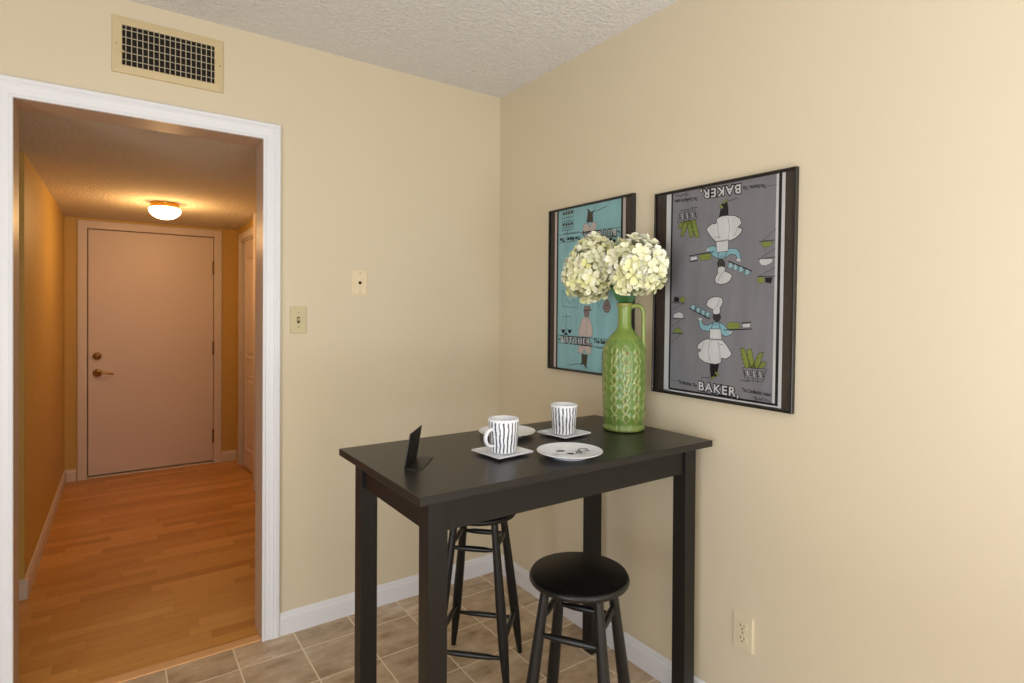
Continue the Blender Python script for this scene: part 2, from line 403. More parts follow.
ou = thing('power_outlet', 'almond duplex power outlet low on the right wall beyond the table', 'outlet', (0, -1.411, .328), radians(-90))
obj('cover_plate', plate_bm(.071, .114), M['ivory2'], ou)
for s in (1, -1):
    b = bmesh.new(); pts = []
    for i in range(36):
        a = 2*pi*i/36; pts.append((.0165*cos(a), max(-.0125, min(.0125, .0165*sin(a)))))
    top = [b.verts.new((x, -.0085, z)) for x, z in pts]; bot = [b.verts.new((x, -.005, z)) for x, z in pts]
    b.faces.new(top)
    for i in range(36): b.faces.new((top[i], top[(i+1) % 36], bot[(i+1) % 36], bot[i]))
    r = obj('receptacle', b, M['ivory2'], ou, loc=(0, 0, s*.0195))
    b = bmesh.new(); bx(b, -.0075, -.0050, -.0088, -.008, -.001, .007); bx(b, .0050, .0072, -.0088, -.008, 0, .0065)
    bx(b, -.0024, .0024, -.0088, -.008, -.0092, -.0048); obj('slots', b, M['slot'], r)
screw_at(ou, 0, 0, -.006)

vt = thing('air_vent', 'painted metal air vent grille high on the wall above the doorway', 'vent', (-1.4675, 0, 2.276))
W_, H_ = .355, .201; w_, h_ = .293, .142
b = bmesh.new()
def ring(x, z, y): return [b.verts.new(p) for p in ((-x, y, -z), (x, y, -z), (x, y, z), (-x, y, z))]
R_ = [ring(W_/2, H_/2, 0), ring(W_/2-.002, H_/2-.002, -.007), ring(w_/2+.004, h_/2+.004, -.010), ring(w_/2, h_/2, -.008), ring(w_/2, h_/2, -.0005)]
for a, c in zip(R_, R_[1:]):
    for i in range(4): b.faces.new((a[i], a[(i+1) % 4], c[(i+1) % 4], c[i]))
obj('vent_frame', b, M['vent'], vt)
b = box(-w_/2, w_/2, -.0012, -.0004, -h_/2, h_/2); obj('duct_shade_panel', b, M['duct_shade'], vt)  # flat dark panel paints the recess shade; the wall has no hole
b = bmesh.new()
for i in range(17):
    x = -w_/2+.011+i*(w_-.022)/16; bx(b, x-.0013, x+.0013, -.0085, -.002, -h_/2, h_/2)
for i in range(5):
    z = -h_/2+.018+i*(h_-.036)/4+.002; bx(b, -w_/2, w_/2, -.006, -.0025, z-.0011, z+.0011)
obj('grille', b, M['ventb'], vt)
b = bmesh.new(); tube(b, [(-w_/2-.001, -.008, -.028), (-w_/2-.001, -.020, -.028)], .003, 8); bx(b, -w_/2-.014, -w_/2+.006, -.022, -.019, -.0305, -.0255)
obj('lever', b, M['vent'], vt)
for s in (-1, 1): screw_at(vt, s*(w_/2+.017), 0, -.0088)

# ------------------------------------------------------------------ bar table
TZ = .925
X0, X1, Y0, Y1 = -1.085, -.047, -1.3245, -.7735
tb = thing('bar_table', 'tall black-brown rectangular bar table with square legs against the right wall', 'table', (-.566, -1.05, 0))
def at_tb(bm): bmesh.ops.translate(bm, verts=bm.verts, vec=(.566, 1.05, 0)); return bm
obj('tabletop', at_tb(box(X0, X1, Y0, Y1, TZ-.0205, TZ, .0022)), M['top'], tb)
lx0, lx1, ly0, ly1, lw = -1.0354, -.0575, -1.268, -.7745, .0515
for x in (lx0, lx1-lw):
    for y in (ly0, ly1-lw): obj('leg', at_tb(box(x, x+lw, y, y+lw, 0, TZ-.0205, .0018)), M['twood'], tb)
az, at_ = .811, .02; r = .009
obj('apron', at_tb(box(lx0+lw, lx1-lw, ly0+r, ly0+r+at_, az, TZ-.0205, .001)), M['twood'], tb)
obj('apron', at_tb(box(lx0+lw, lx1-lw, ly1-r-at_, ly1-r, az, TZ-.0205, .001)), M['twood'], tb)
obj('apron', at_tb(box(lx0+r, lx0+r+at_, ly0+lw, ly1-lw, az, TZ-.0205, .001)), M['twood'], tb)
obj('apron', at_tb(box(lx1-r-at_, lx1-r, ly0+lw, ly1-lw, az, TZ-.0205, .001)), M['twood'], tb)

# ------------------------------------------------------------------ bar stools
K_, RF, ZS, RS, TH = .1496, .191, .6095, .1402, .0276
def leg_pt(a, z): r = RF-K_*z; return Vector((r*cos(a), r*sin(a), z))
def make_stool(label, rungs):
    t = thing('bar_stool', label, 'stool', group='black round bar stools')
    b = bmesh.new()
    prof = [(.05, ZS-TH), (RS*.90, ZS-TH), (RS*.955, ZS-TH+.003)]
    for i in range(9):
        a = -pi/2+pi*i/8*1.0; prof.append((RS-.0085+.0085*cos(a)*1.0, ZS-TH/2-.001+(TH/2-.004)*sin(a)))
    prof += [(RS*.955, ZS-.0012), (RS*.92, ZS), (.02, ZS)]
    lathe(b, prof, 72); s = obj('seat', b, M['seat'], t, True); smooth_angle(s, 50)
    for k in range(4):
        a = k*pi/2; zt = ZS-TH+.004; n = 14; P = []; Rr = []
        for i in range(n+1):
            z = zt*i/n; P.append(leg_pt(a, z)); f = i/n
            Rr.append(.0092+(.0182-.0092)*min(1, f/.28)**.8 if f < .28 else .0182-(.0182-.0125)*max(0, (f-.45)/.55)**1.1)
        b = bmesh.new(); tube(b, P, Rr, 16); o = obj('leg', b, M['stool'], t, True); smooth_angle(o, 50)
    for k in range(4):
        a0, a1 = k*pi/2, (k+1) % 4*pi/2
        # k=0: right-back, k=1: back-left, k=2: left-front, k=3: front-right
        for zr in rungs[k]:
            p, q = leg_pt(a0, zr), leg_pt(a1, zr); b = bmesh.new()
            fs = [0, .06, .14, .26, .5, .74, .86, .94, 1]; rr = [.0062, .0064, .0072, .0098, .0104, .0098, .0072, .0064, .0062]
            tube(b, [p.lerp(q, f) for f in fs], rr, 14); o = obj('stretcher', b, M['stool'], t, True); smooth_angle(o, 60)
    return t
st1 = make_stool('black round bar stool in front, its seat in full view past the table apron', {0: (.140, .460), 2: (.135, .457), 1: (.182, .495), 3: (.182, .495)})
st1.location = (-.5642, -1.264, 0); st1.rotation_euler = (0, 0, -.2166)
st2 = make_stool('black bar stool behind the table, nearer the corner, its seat mostly hidden by the apron', {0: (.141, .483), 2: (.124, .484), 1: (.175, .495), 3: (.175, .495)})
st2.location = (-.516, -.651, 0)

# ------------------------------------------------------------------ vase
def to_col(me, cols):
    ca = me.color_attributes.new('Col', 'FLOAT_COLOR', 'POINT')
    for i, c in enumerate(cols): ca.data[i].color = c
VX, VY = -.161, -1.041
va = thing('vase', 'tall glossy green ceramic jug vase with one handle near the table corner', 'vase', (VX, VY, TZ))
vprof = [(.0, .004), (.058, .0), (.066, .001), (.0695, .006), (.0690, .013), (.0655, .020), (.0655, .028), (.0685, .05), (.0705, .09), (.0715, .15), (.0722, .20), (.0725, .24), (.0722, .265),
         (.0705, .283), (.066, .300), (.058, .316), (.047, .331), (.036, .343), (.0275, .353), (.0238, .364), (.0225, .380), (.0222, .40), (.0228, .42), (.0245, .432), (.0268, .439), (.0272, .4435), (.0255, .446), (.0225, .444), (.0205, .43), (.020, .38), (.024, .352), (.04, .33), (.058, .29), (.062, .2), (.058, .03), (0.0, .022)]
def dens(pr, n):                                   # resample by length
    L = [0]
    for a, c in zip(pr, pr[1:]): L.append(L[-1]+math.hypot(a[0]-c[0], a[1]-c[1]))
    out = []
    for i in range(n+1):
        s = L[-1]*i/n; j = max(k for k in range(len(L)) if L[k] <= s+1e-9); j = min(j, len(pr)-2)
        f = (s-L[j])/max(1e-9, L[j+1]-L[j]); out.append((pr[j][0]+(pr[j+1][0]-pr[j][0])*f, pr[j][1]+(pr[j+1][1]-pr[j][1])*f))
    return out
vp = dens(vprof, 240); SEG = 160
G1, G2, G3, YE, BR = srgb(98, 134, 56), srgb(124, 156, 72), srgb(142, 164, 80), srgb(190, 192, 124), srgb(96, 70, 36)
lerp = lambda a, c, f: tuple(x+(y-x)*f for x, y in zip(a, c))
b = bmesh.new(); cols = []; rings = []
outer_n = max(i for i, p in enumerate(vp) if p[1] > .4455)
for i, (r, z) in enumerate(vp):
    ring_ = []
    for k in range(SEG):
        a = 2*pi*k/SEG; d = 0; n = noise.noise(Vector((cos(a)*2.2, sin(a)*2.2, z*26)))
        n2 = noise.noise(Vector((cos(a)*9, sin(a)*9, z*120)))
        c = lerp(G1, G2, .5+.5*n)
        if i <= outer_n and .024 < z < .315:
            env = min(1, (z-.024)/.02, (.315-z)/.03)
            u = a/(2*pi)*11+.16*noise.noise(Vector((cos(a)*3, sin(a)*3, z*40+9))); ph = 2*pi*z/.066+.9*noise.noise(Vector((cos(a)*4+5, sin(a)*4, z*22)))
            # two families of ropes that swell apart and meet: an ogee lattice
            best = 9
            for s in (1, -1):
                q = (u+s*.25*sin(ph)) % 1.0; q = min(q, 1-q); best = min(best, q)
            rope = max(0, 1-best/.13)
            q2 = (u+.5) % 1.0; q2 = min(q2, 1-q2)
            v2 = ((z/.033) % 1.0); bead = max(0, 1-math.hypot(q2*2.2/.22, (v2-.5)/.34))
            q3 = u % 1.0; q3 = min(q3, 1-q3); v3 = (z/.033+.25) % 1.0
            hole = max(0, 1-math.hypot(q3/.10, (v3-.5)/.20))
            fine = .5+.5*sin(u*2*pi*2)*sin(ph*2)
            c = lerp(c, srgb(150, 158, 84), env*max(0, min(.6, .9*noise.noise(Vector((cos(a)*3+7, sin(a)*3, z*14))))))
            d = env*(.0022*rope**.7+.0016*bead-.0022*hole+.0005*n2+.0004*fine)
            n3 = noise.noise(Vector((cos(a)*6, sin(a)*6, z*70+3)))
            c = lerp(c, YE, env*min(1, 1.0*rope**1.3*(.6+.8*max(0, .5+n3))+.35*max(0, n2)))
            if n3 > .38: c = lerp(c, BR, env*min(.7, (n3-.38)*4))
            c = lerp(c, G1, env*.55*(1-rope)*(1-bead))
            if hole > .12: c = lerp(c, BR, env*min(1, hole*2.4))
        elif i <= outer_n and z <= .024:
            c = lerp(c, YE, .15+.5*max(0, n2)); d = .0009*sin(a*22)*min(1, z/.006)
            if z < .003: c = lerp(c, BR, .6)
        elif i <= outer_n:
            c = lerp(G3, lerp(G2, G3, .5+.5*n), min(1, (.45-z)/.08))
            if z > .437: c = lerp(c, srgb(170, 150, 84), .6)
        else: c = srgb(70, 96, 34)
        rr = max(r*1.03+d, .0004); ring_.append(b.verts.new((rr*cos(a), rr*sin(a), z))); cols.append(c)
    rings.append(ring_)
for p, q in zip(rings, rings[1:]):
    for k in range(SEG): b.faces.new((p[k], p[(k+1) % SEG], q[(k+1) % SEG], q[k]))
vb = obj('body', b, M['vase'], va, True); to_col(vb.data, cols)
ha = -.608-.20; hd = Vector((cos(ha), sin(ha), 0))
hp = [(.022, .430), (.034, .4365), (.047, .4365), (.0575, .430), (.064, .416), (.0655, .39), (.0650, .35), (.0650, .31), (.0675, .288), (.0705, .274)]
pts = []
for i in range(len(hp)-1):                         # smooth the path
    for f in (0, .5): pts.append((hp[i][0]+(hp[i+1][0]-hp[i][0])*f, hp[i][1]+(hp[i+1][1]-hp[i][1])*f))
pts.append(hp[-1])
b = bmesh.new(); tube(b, [hd*x+Vector((0, 0, z)) for x, z in pts], [.0098]*(len(pts)-4)+[.010, .0105, .0112, .0095], 16, flat=(1.15, .8))
hn = obj('handle', b, M['vase'], va, True); to_col(hn.data, [lerp(G3, YE, .25) for _ in hn.data.vertices])

# ------------------------------------------------------------------ hydrangeas
PA, PB, PC, PD = srgb(248, 247, 222), srgb(243, 242, 196), srgb(230, 229, 150), srgb(251, 251, 240)
def flower_head(seed, rx, rz, n):
    rnd = random.Random(seed); b = bmesh.new(); cols = []
    def V(p, c): cols.append(c); return b.verts.new(p)
    core = bmesh.new()
    for lat in range(9):                           # shaded inside of the head
        pass
    for i in range(n):
        zf = 1-2*(i+.5)/n; ph = i*2.399963; rr = math.sqrt(1-zf*zf)
        if zf < -.86: continue
        d = Vector((rr*cos(ph), rr*sin(ph), zf)); d = (d+Vector((rnd.gauss(0, .07), rnd.gauss(0, .07), rnd.gauss(0, .07)))).normalized()
        lump = 1+.10*noise.noise(d*2.6+Vector((seed, 0, 0)))
        depth = rnd.choice((1, 1, .97, .92, .84))*lump
        P = Vector((d.x*rx, d.y*rx, d.z*rz))*depth
        nrm = (d+Vector((rnd.gauss(0, .28), rnd.gauss(0, .28), rnd.gauss(0, .28)))).normalized()
        s = nrm.orthogonal().normalized(); t = nrm.cross(s); a0 = rnd.random()*6.28; R = rnd.uniform(.021, .0285)
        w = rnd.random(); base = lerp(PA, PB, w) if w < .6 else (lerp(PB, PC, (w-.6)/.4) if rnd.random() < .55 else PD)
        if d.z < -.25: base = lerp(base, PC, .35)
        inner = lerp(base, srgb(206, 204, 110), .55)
        for k in range(4):
            a = a0+k*pi/2+rnd.gauss(0, .12); e1 = s*cos(a)+t*sin(a); e2 = nrm.cross(e1)
            cup = rnd.uniform(-.10, .35); Rk = R*rnd.uniform(.85, 1.12)
            def q(x, y, h): return P+e1*(x*Rk)+e2*(y*Rk)+nrm*(h*Rk)
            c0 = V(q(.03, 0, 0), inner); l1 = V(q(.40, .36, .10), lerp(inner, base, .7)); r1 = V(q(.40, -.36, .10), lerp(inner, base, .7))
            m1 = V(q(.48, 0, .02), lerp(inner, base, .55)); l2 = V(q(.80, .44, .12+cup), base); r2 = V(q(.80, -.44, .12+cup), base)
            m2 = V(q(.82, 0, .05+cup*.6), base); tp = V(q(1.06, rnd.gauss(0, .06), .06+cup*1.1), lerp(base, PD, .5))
            for f in ((c0, r1, m1), (c0, m1, l1), (m1, r1, r2, m2), (l1, m1, m2, l2), (m2, r2, tp), (l2, m2, tp)): b.faces.new(f)
    # darker yellow-green core fills the gaps, shade of the inside put into its colour
    m = 14
    rows = []
    for i in range(m+1):
        th = pi*i/m
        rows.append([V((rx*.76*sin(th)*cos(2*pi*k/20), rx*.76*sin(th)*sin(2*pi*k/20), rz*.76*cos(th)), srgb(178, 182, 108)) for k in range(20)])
    for p, q_ in zip(rows, rows[1:]):
        for k in range(20): b.faces.new((p[k], p[(k+1) % 20], q_[(k+1) % 20], q_[k]))
    return b, cols
def leaf(b, path, wid, fold=.25, side=None):
    """pointed leaf along a path, folded slightly on its midrib"""
    P = [Vector(p) for p in path]; n = len(P); L, C_, R2 = [], [], []
    for i, p in enumerate(P):
        t = (P[min(i+1, n-1)]-P[max(i-1, 0)]).normalized(); s = (Vector(side) if side else t.cross(Vector((0, 0, 1)))).normalized(); u = s.cross(t)
        w = wid*max(.02, sin(pi*min(1, (i+.25)/(n-.6)))**.8)
        L.append(b.verts.new(p+s*w+u*w*fold)); C_.append(b.verts.new(p)); R2.append(b.verts.new(p-s*w+u*w*fold))
    for i in range(n-1): b.faces.new((L[i], L[i+1], C_[i+1], C_[i])); b.faces.new((C_[i], C_[i+1], R2[i+1], R2[i]))
def hydrangea(label, head, rx, rz, n, seed, foot, neck, leaves, tilt=0.0):
    t = thing('hydrangea', label, 'flower', (VX, VY, TZ+.03), group='hydrangeas in the green vase')
    O = Vector((VX, VY, TZ+.03)); hd_ = Vector(head)-O
    b, cols = flower_head(seed, rx, rz, n); o = obj('flower_head', b, M['petal'], t, True, hd_); o.rotation_euler = Matrix.Rotation(tilt, 3, Vector((-.571, -.821, 0))).to_euler(); to_col(o.data, cols)
    b = bmesh.new(); A = Vector(foot); N = Vector(neck); mid = Vector((N.x, N.y, .43)).lerp(hd_, .45)+Vector((0, 0, .01))
    tube(b, [A, N, Vector((N.x, N.y, .42)), mid, hd_-Vector((0, 0, rz*.55))], .0042, 10); obj('stem', b, M['stem'], t, True)
    for path, w, sd in leaves:
        b = bmesh.new(); leaf(b, [Vector(p) for p in path], w, .2, sd); obj('leaf', b, M['leaf'], t, True)
rv = Vector((.821, -.571, 0)); fv = Vector((-.571, -.821, 0))     # across and towards the viewer's side of the room
def lp(pts): return [rv*a+fv*c+Vector((0, 0, z)) for a, c, z in pts]
hydrangea('cream hydrangea bloom leaning over the teal framed print side of the vase', (-.213, -.927, 1.491), .088, .118, 190, 3, (-.006, .006, 0), (-.007, .006, .36),
          [(lp([(-.004, .006, .40), (-.014, .022, .43), (-.034, .040, .47), (-.054, .050, .52), (-.062, .052, .56)]), .026, tuple(rv))], tilt=radians(-20))
hydrangea('fuller cream hydrangea bloom on the side of the vase handle', (-.190, -1.121, 1.491), .092, .098, 190, 8, (.006, -.006, 0), (.006, -.007, .36),
          [(lp([(.004, .004, .40), (.002, .012, .435), (.002, .020, .475), (.008, .024, .52), (.018, .02, .57)]), .040, tuple(rv)),
           (lp([(.008, .0, .40), (.016, .004, .44), (.024, .004, .48), (.03, .0, .53)]), .024, tuple((rv*.8-fv*.6).normalized()))])

# ------------------------------------------------------------------ crockery
CUPR, CUPB, CUPH = .0452, .0385, .0965
def make_mug(label, loc, rot):
    t = thing('mug', label, 'mug', loc, rot, 'striped mugs on square saucers')
    b = bmesh.new()
    pr = [(.0355, 0), (CUPB, .002), (CUPB+(CUPR-CUPB)*.5, CUPH*.5), (CUPR, CUPH-.0015), (CUPR-.001, CUPH), (CUPR-.0025, CUPH), (CUPR-.0034, CUPH-.002), (CUPB-.003, .010), (CUPB-.008, .006)]
    lathe(b, pr, 64); o = obj('cup', b, M['stripe'], t, True); smooth_angle(o, 45)
    b = bmesh.new(); P = []
    for i in range(17):
        a = pi/2-pi*i/16; P.append((CUPR-.0052+.0275*max(0, cos(a))**.8, 0, .046+.0240*sin(a)))
    tube(b, P, .0062, 14, flat=(1.15, .75), up=(1, 0, 0)); obj('handle', b, M['china'], t, True)
    return t
def make_saucer(label, loc, rot):
    b = bmesh.new(); N = 20; S_ = .0635
    def zt(u, v): e = max(abs(u), abs(v)); return .0062+.0055*max(0, (e-.5)/.5)**1.6
    top = [[b.verts.new((u*S_, v*S_, zt(u, v))) for u in [-1+2*i/N for i in range(N+1)]] for v in [-1+2*j/N for j in range(N+1)]]
    bot = [[b.verts.new((u*S_, v*S_, max(.0005, zt(u, v)-.0042) if max(abs(u), abs(v)) > .55 else .0)) for u in [-1+2*i/N for i in range(N+1)]] for v in [-1+2*j/N for j in range(N+1)]]
    for g in (top, bot):
        for j in range(N):
            for i in range(N): b.faces.new((g[j][i], g[j][i+1], g[j+1][i+1], g[j+1][i]))
    rim = lambda g: g[0][:-1]+[r_[-1] for r_ in g[:-1]]+g[-1][:0:-1]+[r_[0] for r_ in g[:0:-1]]
    A, B = rim(top), rim(bot)
    for i in range(len(A)): b.faces.new((A[i], A[(i+1) % len(A)], B[(i+1) % len(A)], B[i]))
    o = obj('saucer', b, M['china'], None, True); smooth_angle(o, 40)
    o.location = loc; o.rotation_euler = (0, 0, rot); o['label'] = label; o['category'] = 'saucer'; o['group'] = 'square saucers'
    return o
def make_plate(label, loc, motif=False, rot=0):
    b = bmesh.new()
    lathe(b, [(.050, 0), (.054, 0), (.056, .0045), (.070, .0075), (.086, .0125), (.0935, .0155), (.0945, .0168), (.0935, .0178), (.085, .0150), (.070, .0105), (.052, .0075), (.02, .0068)], 72)
    nb = len(b.faces)
    if motif:
        z = .0085
        def strip(pts, w, z=z):
            for p, q in zip(pts, pts[1:]):
                p, q = Vector(p)*1.05+Vector((0, .014)), Vector(q)*1.05+Vector((0, .014)); w_k = w*1.3; d_ = (q-p).normalized(); n_ = Vector((-d_.y, d_.x))*w_k
                hz = lambda v: z+max(0, v.length-.05)*.14
                b.faces.new([b.verts.new((v.x, v.y, hz(v))) for v in (p+n_, p-n_, q-n_, q+n_)])
        def circ(cx, cy, r, w, n=18, a0=0, a1=2*pi): strip([(cx+r*cos(a0+(a1-a0)*i/n), cy+r*sin(a0+(a1-a0)*i/n)) for i in range(n+1)], w)
        circ(.040, .020, .0125, .0016); circ(.026, -.002, .006, .002); circ(.004, -.018, .005, .0028); circ(-.004, -.014, .003, .002)
        circ(-.020, .012, .006, .0016); circ(-.028, .007, .005, .0014); circ(.036, -.018, .006, .0012, a1=4.2)
        strip([(.052, .008), (.058, .006)], .002); strip([(-.03, .02), (-.012, .006)], .0012); strip([(-.018, .016), (-.004, .022), (.014, .018)], .0008)
        strip([(.008, .004), (.018, .008), (.026, .012)], .0009); strip([(.012, -.02), (.022, -.012)], .0012)
        for i in range(6): strip([(-.045+i*.007, -.02), (-.043+i*.007, -.034)], .0006)
    o = obj('plate', b, [M['china'], M['motif']], None, True)
    for i, p in enumerate(o.data.polygons):
        if i >= nb: p.material_index = 1
    smooth_angle(o, 50); o.location = loc; o.rotation_euler = (0, 0, rot); o['label'] = label; o['category'] = 'plate'; o['group'] = 'round white plates'
    return o
make_saucer('square white saucer under the mug that shows its handle', (-.714, -1.097, TZ), radians(5))
make_mug('black and white striped mug with its handle showing, nearer the black card stand', (-.711, -1.098, TZ+.0073), radians(-34.8-90-48))
make_saucer('square white saucer under the mug beside the green vase', (-.399, -.998, TZ), radians(7))
make_mug('black and white striped mug with no handle showing, nearer the green vase', (-.399, -.997, TZ+.0073), radians(60))
make_plate('round white plate with small grey doodles at the front edge of the table', (-.566, -1.222, TZ), True, radians(-35))
make_plate('plain round white plate at the back, partly hidden behind the nearer mug', (-.562, -.899, TZ))

# ------------------------------------------------------------------ folded card stand
ez = thing('card_stand', 'small black folded card stand at the left end of the table', 'stand', (-.978, -1.045, TZ), math.atan2(.7715, .6363))
b = box(-.063, .063, -.047, .0, .0, .0022); obj('base', b, M['easel'], ez)
b = bmesh.new(); A_ = radians(9.5); hh = .092
q = [(x, -.001-h_*sin(A_)+o_*cos(A_), .0018+h_*cos(A_)+o_*sin(A_)) for o_ in (0, .0024) for x, h_ in ((-.063, 0), (.063, 0), (.063, hh*.985), (-.063, hh))]
vs = [b.verts.new(p) for p in q]
for f in ((0, 1, 2, 3), (7, 6, 5, 4), (0, 4, 5, 1), (1, 5, 6, 2), (2, 6, 7, 3), (3, 7, 4, 0)): b.faces.new([vs[i] for i in f])
obj('upright', b, M['easel'], ez)
E_CEIL, E_LEFT, E_FRONT, E_UP, E_HALL = 8, 54, 24, 35, 9.6

# ------------------------------------------------------------------ framed tea-towel prints
class Print:
    """flat shapes stacked a hair apart on one sheet: u right, v up, w out of the wall"""
    def __init__(s): s.b = bmesh.new(); s.mats = []; s.k = 0; s.xf = lambda p: p
    def mi(s, m):
        m = M[m]
        if m not in s.mats: s.mats.append(m)
        return s.mats.index(m)
    def w(s, layer): return .0062+.00022*layer
    def poly(s, pts, m, layer):
        pts = [s.xf(p) for p in pts]
        f = s.b.faces.new([s.b.verts.new((u, v, s.w(layer))) for u, v in pts]); f.material_index = s.mi(m)
        f.normal_update()
        if f.normal.z < 0: f.normal_flip()
        bmesh.ops.triangulate(s.b, faces=[f])
    def line(s, pts, wd, m, layer, closed=False):
        pts = [Vector(s.xf(p)) for p in pts]
        if closed: pts = pts+[pts[0]]
        for p, q in zip(pts, pts[1:]):
            if (q-p).length < 1e-6: continue
            d = (q-p).normalized(); n = Vector((-d.y, d.x))*wd/2; p2, q2 = p-d*wd*.3, q+d*wd*.3
            f = s.b.faces.new([s.b.verts.new((v.x, v.y, s.w(layer))) for v in (p2-n, q2-n, q2+n, p2+n)]); f.material_index = s.mi(m)
    def shape(s, pts, m, layer, outline=.0011): s.poly(pts, m, layer); s.line(pts, outline, 'ink', layer+1, True)
    def rect(s, u0, u1, v0, v1, m, layer):
        k = s.xf; s.xf = lambda p: p; s.poly([(u0, v0), (u1, v0), (u1, v1), (u0, v1)], m, layer); s.xf = k
    def oval(s, c, a, b_, m, layer, n=16): s.poly([(c[0]+a*cos(2*pi*i/n), c[1]+b_*sin(2*pi*i/n)) for i in range(n)], m, layer)
    def text(s, body, at, size, m, layer, to=None, bold=0, shear=0, spacing=1.0):
        """lettering from AT, stretched to end at TO"""
        cu = bpy.data.curves.new('lettering', 'FONT'); cu.body = body; cu.size = size; cu.offset = bold; cu.shear = shear; cu.space_character = spacing
        cu.resolution_u = 3; o = bpy.data.objects.new('lettering', cu); COL.objects.link(o)
        bpy.context.view_layer.update()
        me = bpy.data.meshes.new_from_object(o.evaluated_get(bpy.context.evaluated_depsgraph_get()))
        COL.objects.unlink(o); bpy.data.objects.remove(o)
        xs = [v.co.x for v in me.vertices]; x0, x1 = min(xs), max(xs)
        ux, uy = 1.0, 0.0; sx = 1.0
        if to: sx = (to[0]-at[0])/(x1-x0); uy = (to[1]-at[1])/(to[0]-at[0])
        vs = []
        for v in me.vertices:
            x = (v.co.x-x0)*sx; p = s.xf((at[0]+x, at[1]+v.co.y+uy*x)); vs.append(s.b.verts.new((p[0], p[1], s.w(layer))))
        for p in me.polygons:
            try: f = s.b.faces.new([vs[i] for i in p.vertices])
            except ValueError: continue
            f.material_index = s.mi(m); f.normal_update()
            if f.normal.z < 0: f.normal_flip()
        bpy.data.meshes.remove(me)
    def build(s, name, parent):
        me = bpy.data.meshes.new(name); s.b.to_mesh(me); s.b.free()
        for m in s.mats: me.materials.append(m)
        o = bpy.data.objects.new(name, me); COL.objects.link(o); o.parent = parent; return o

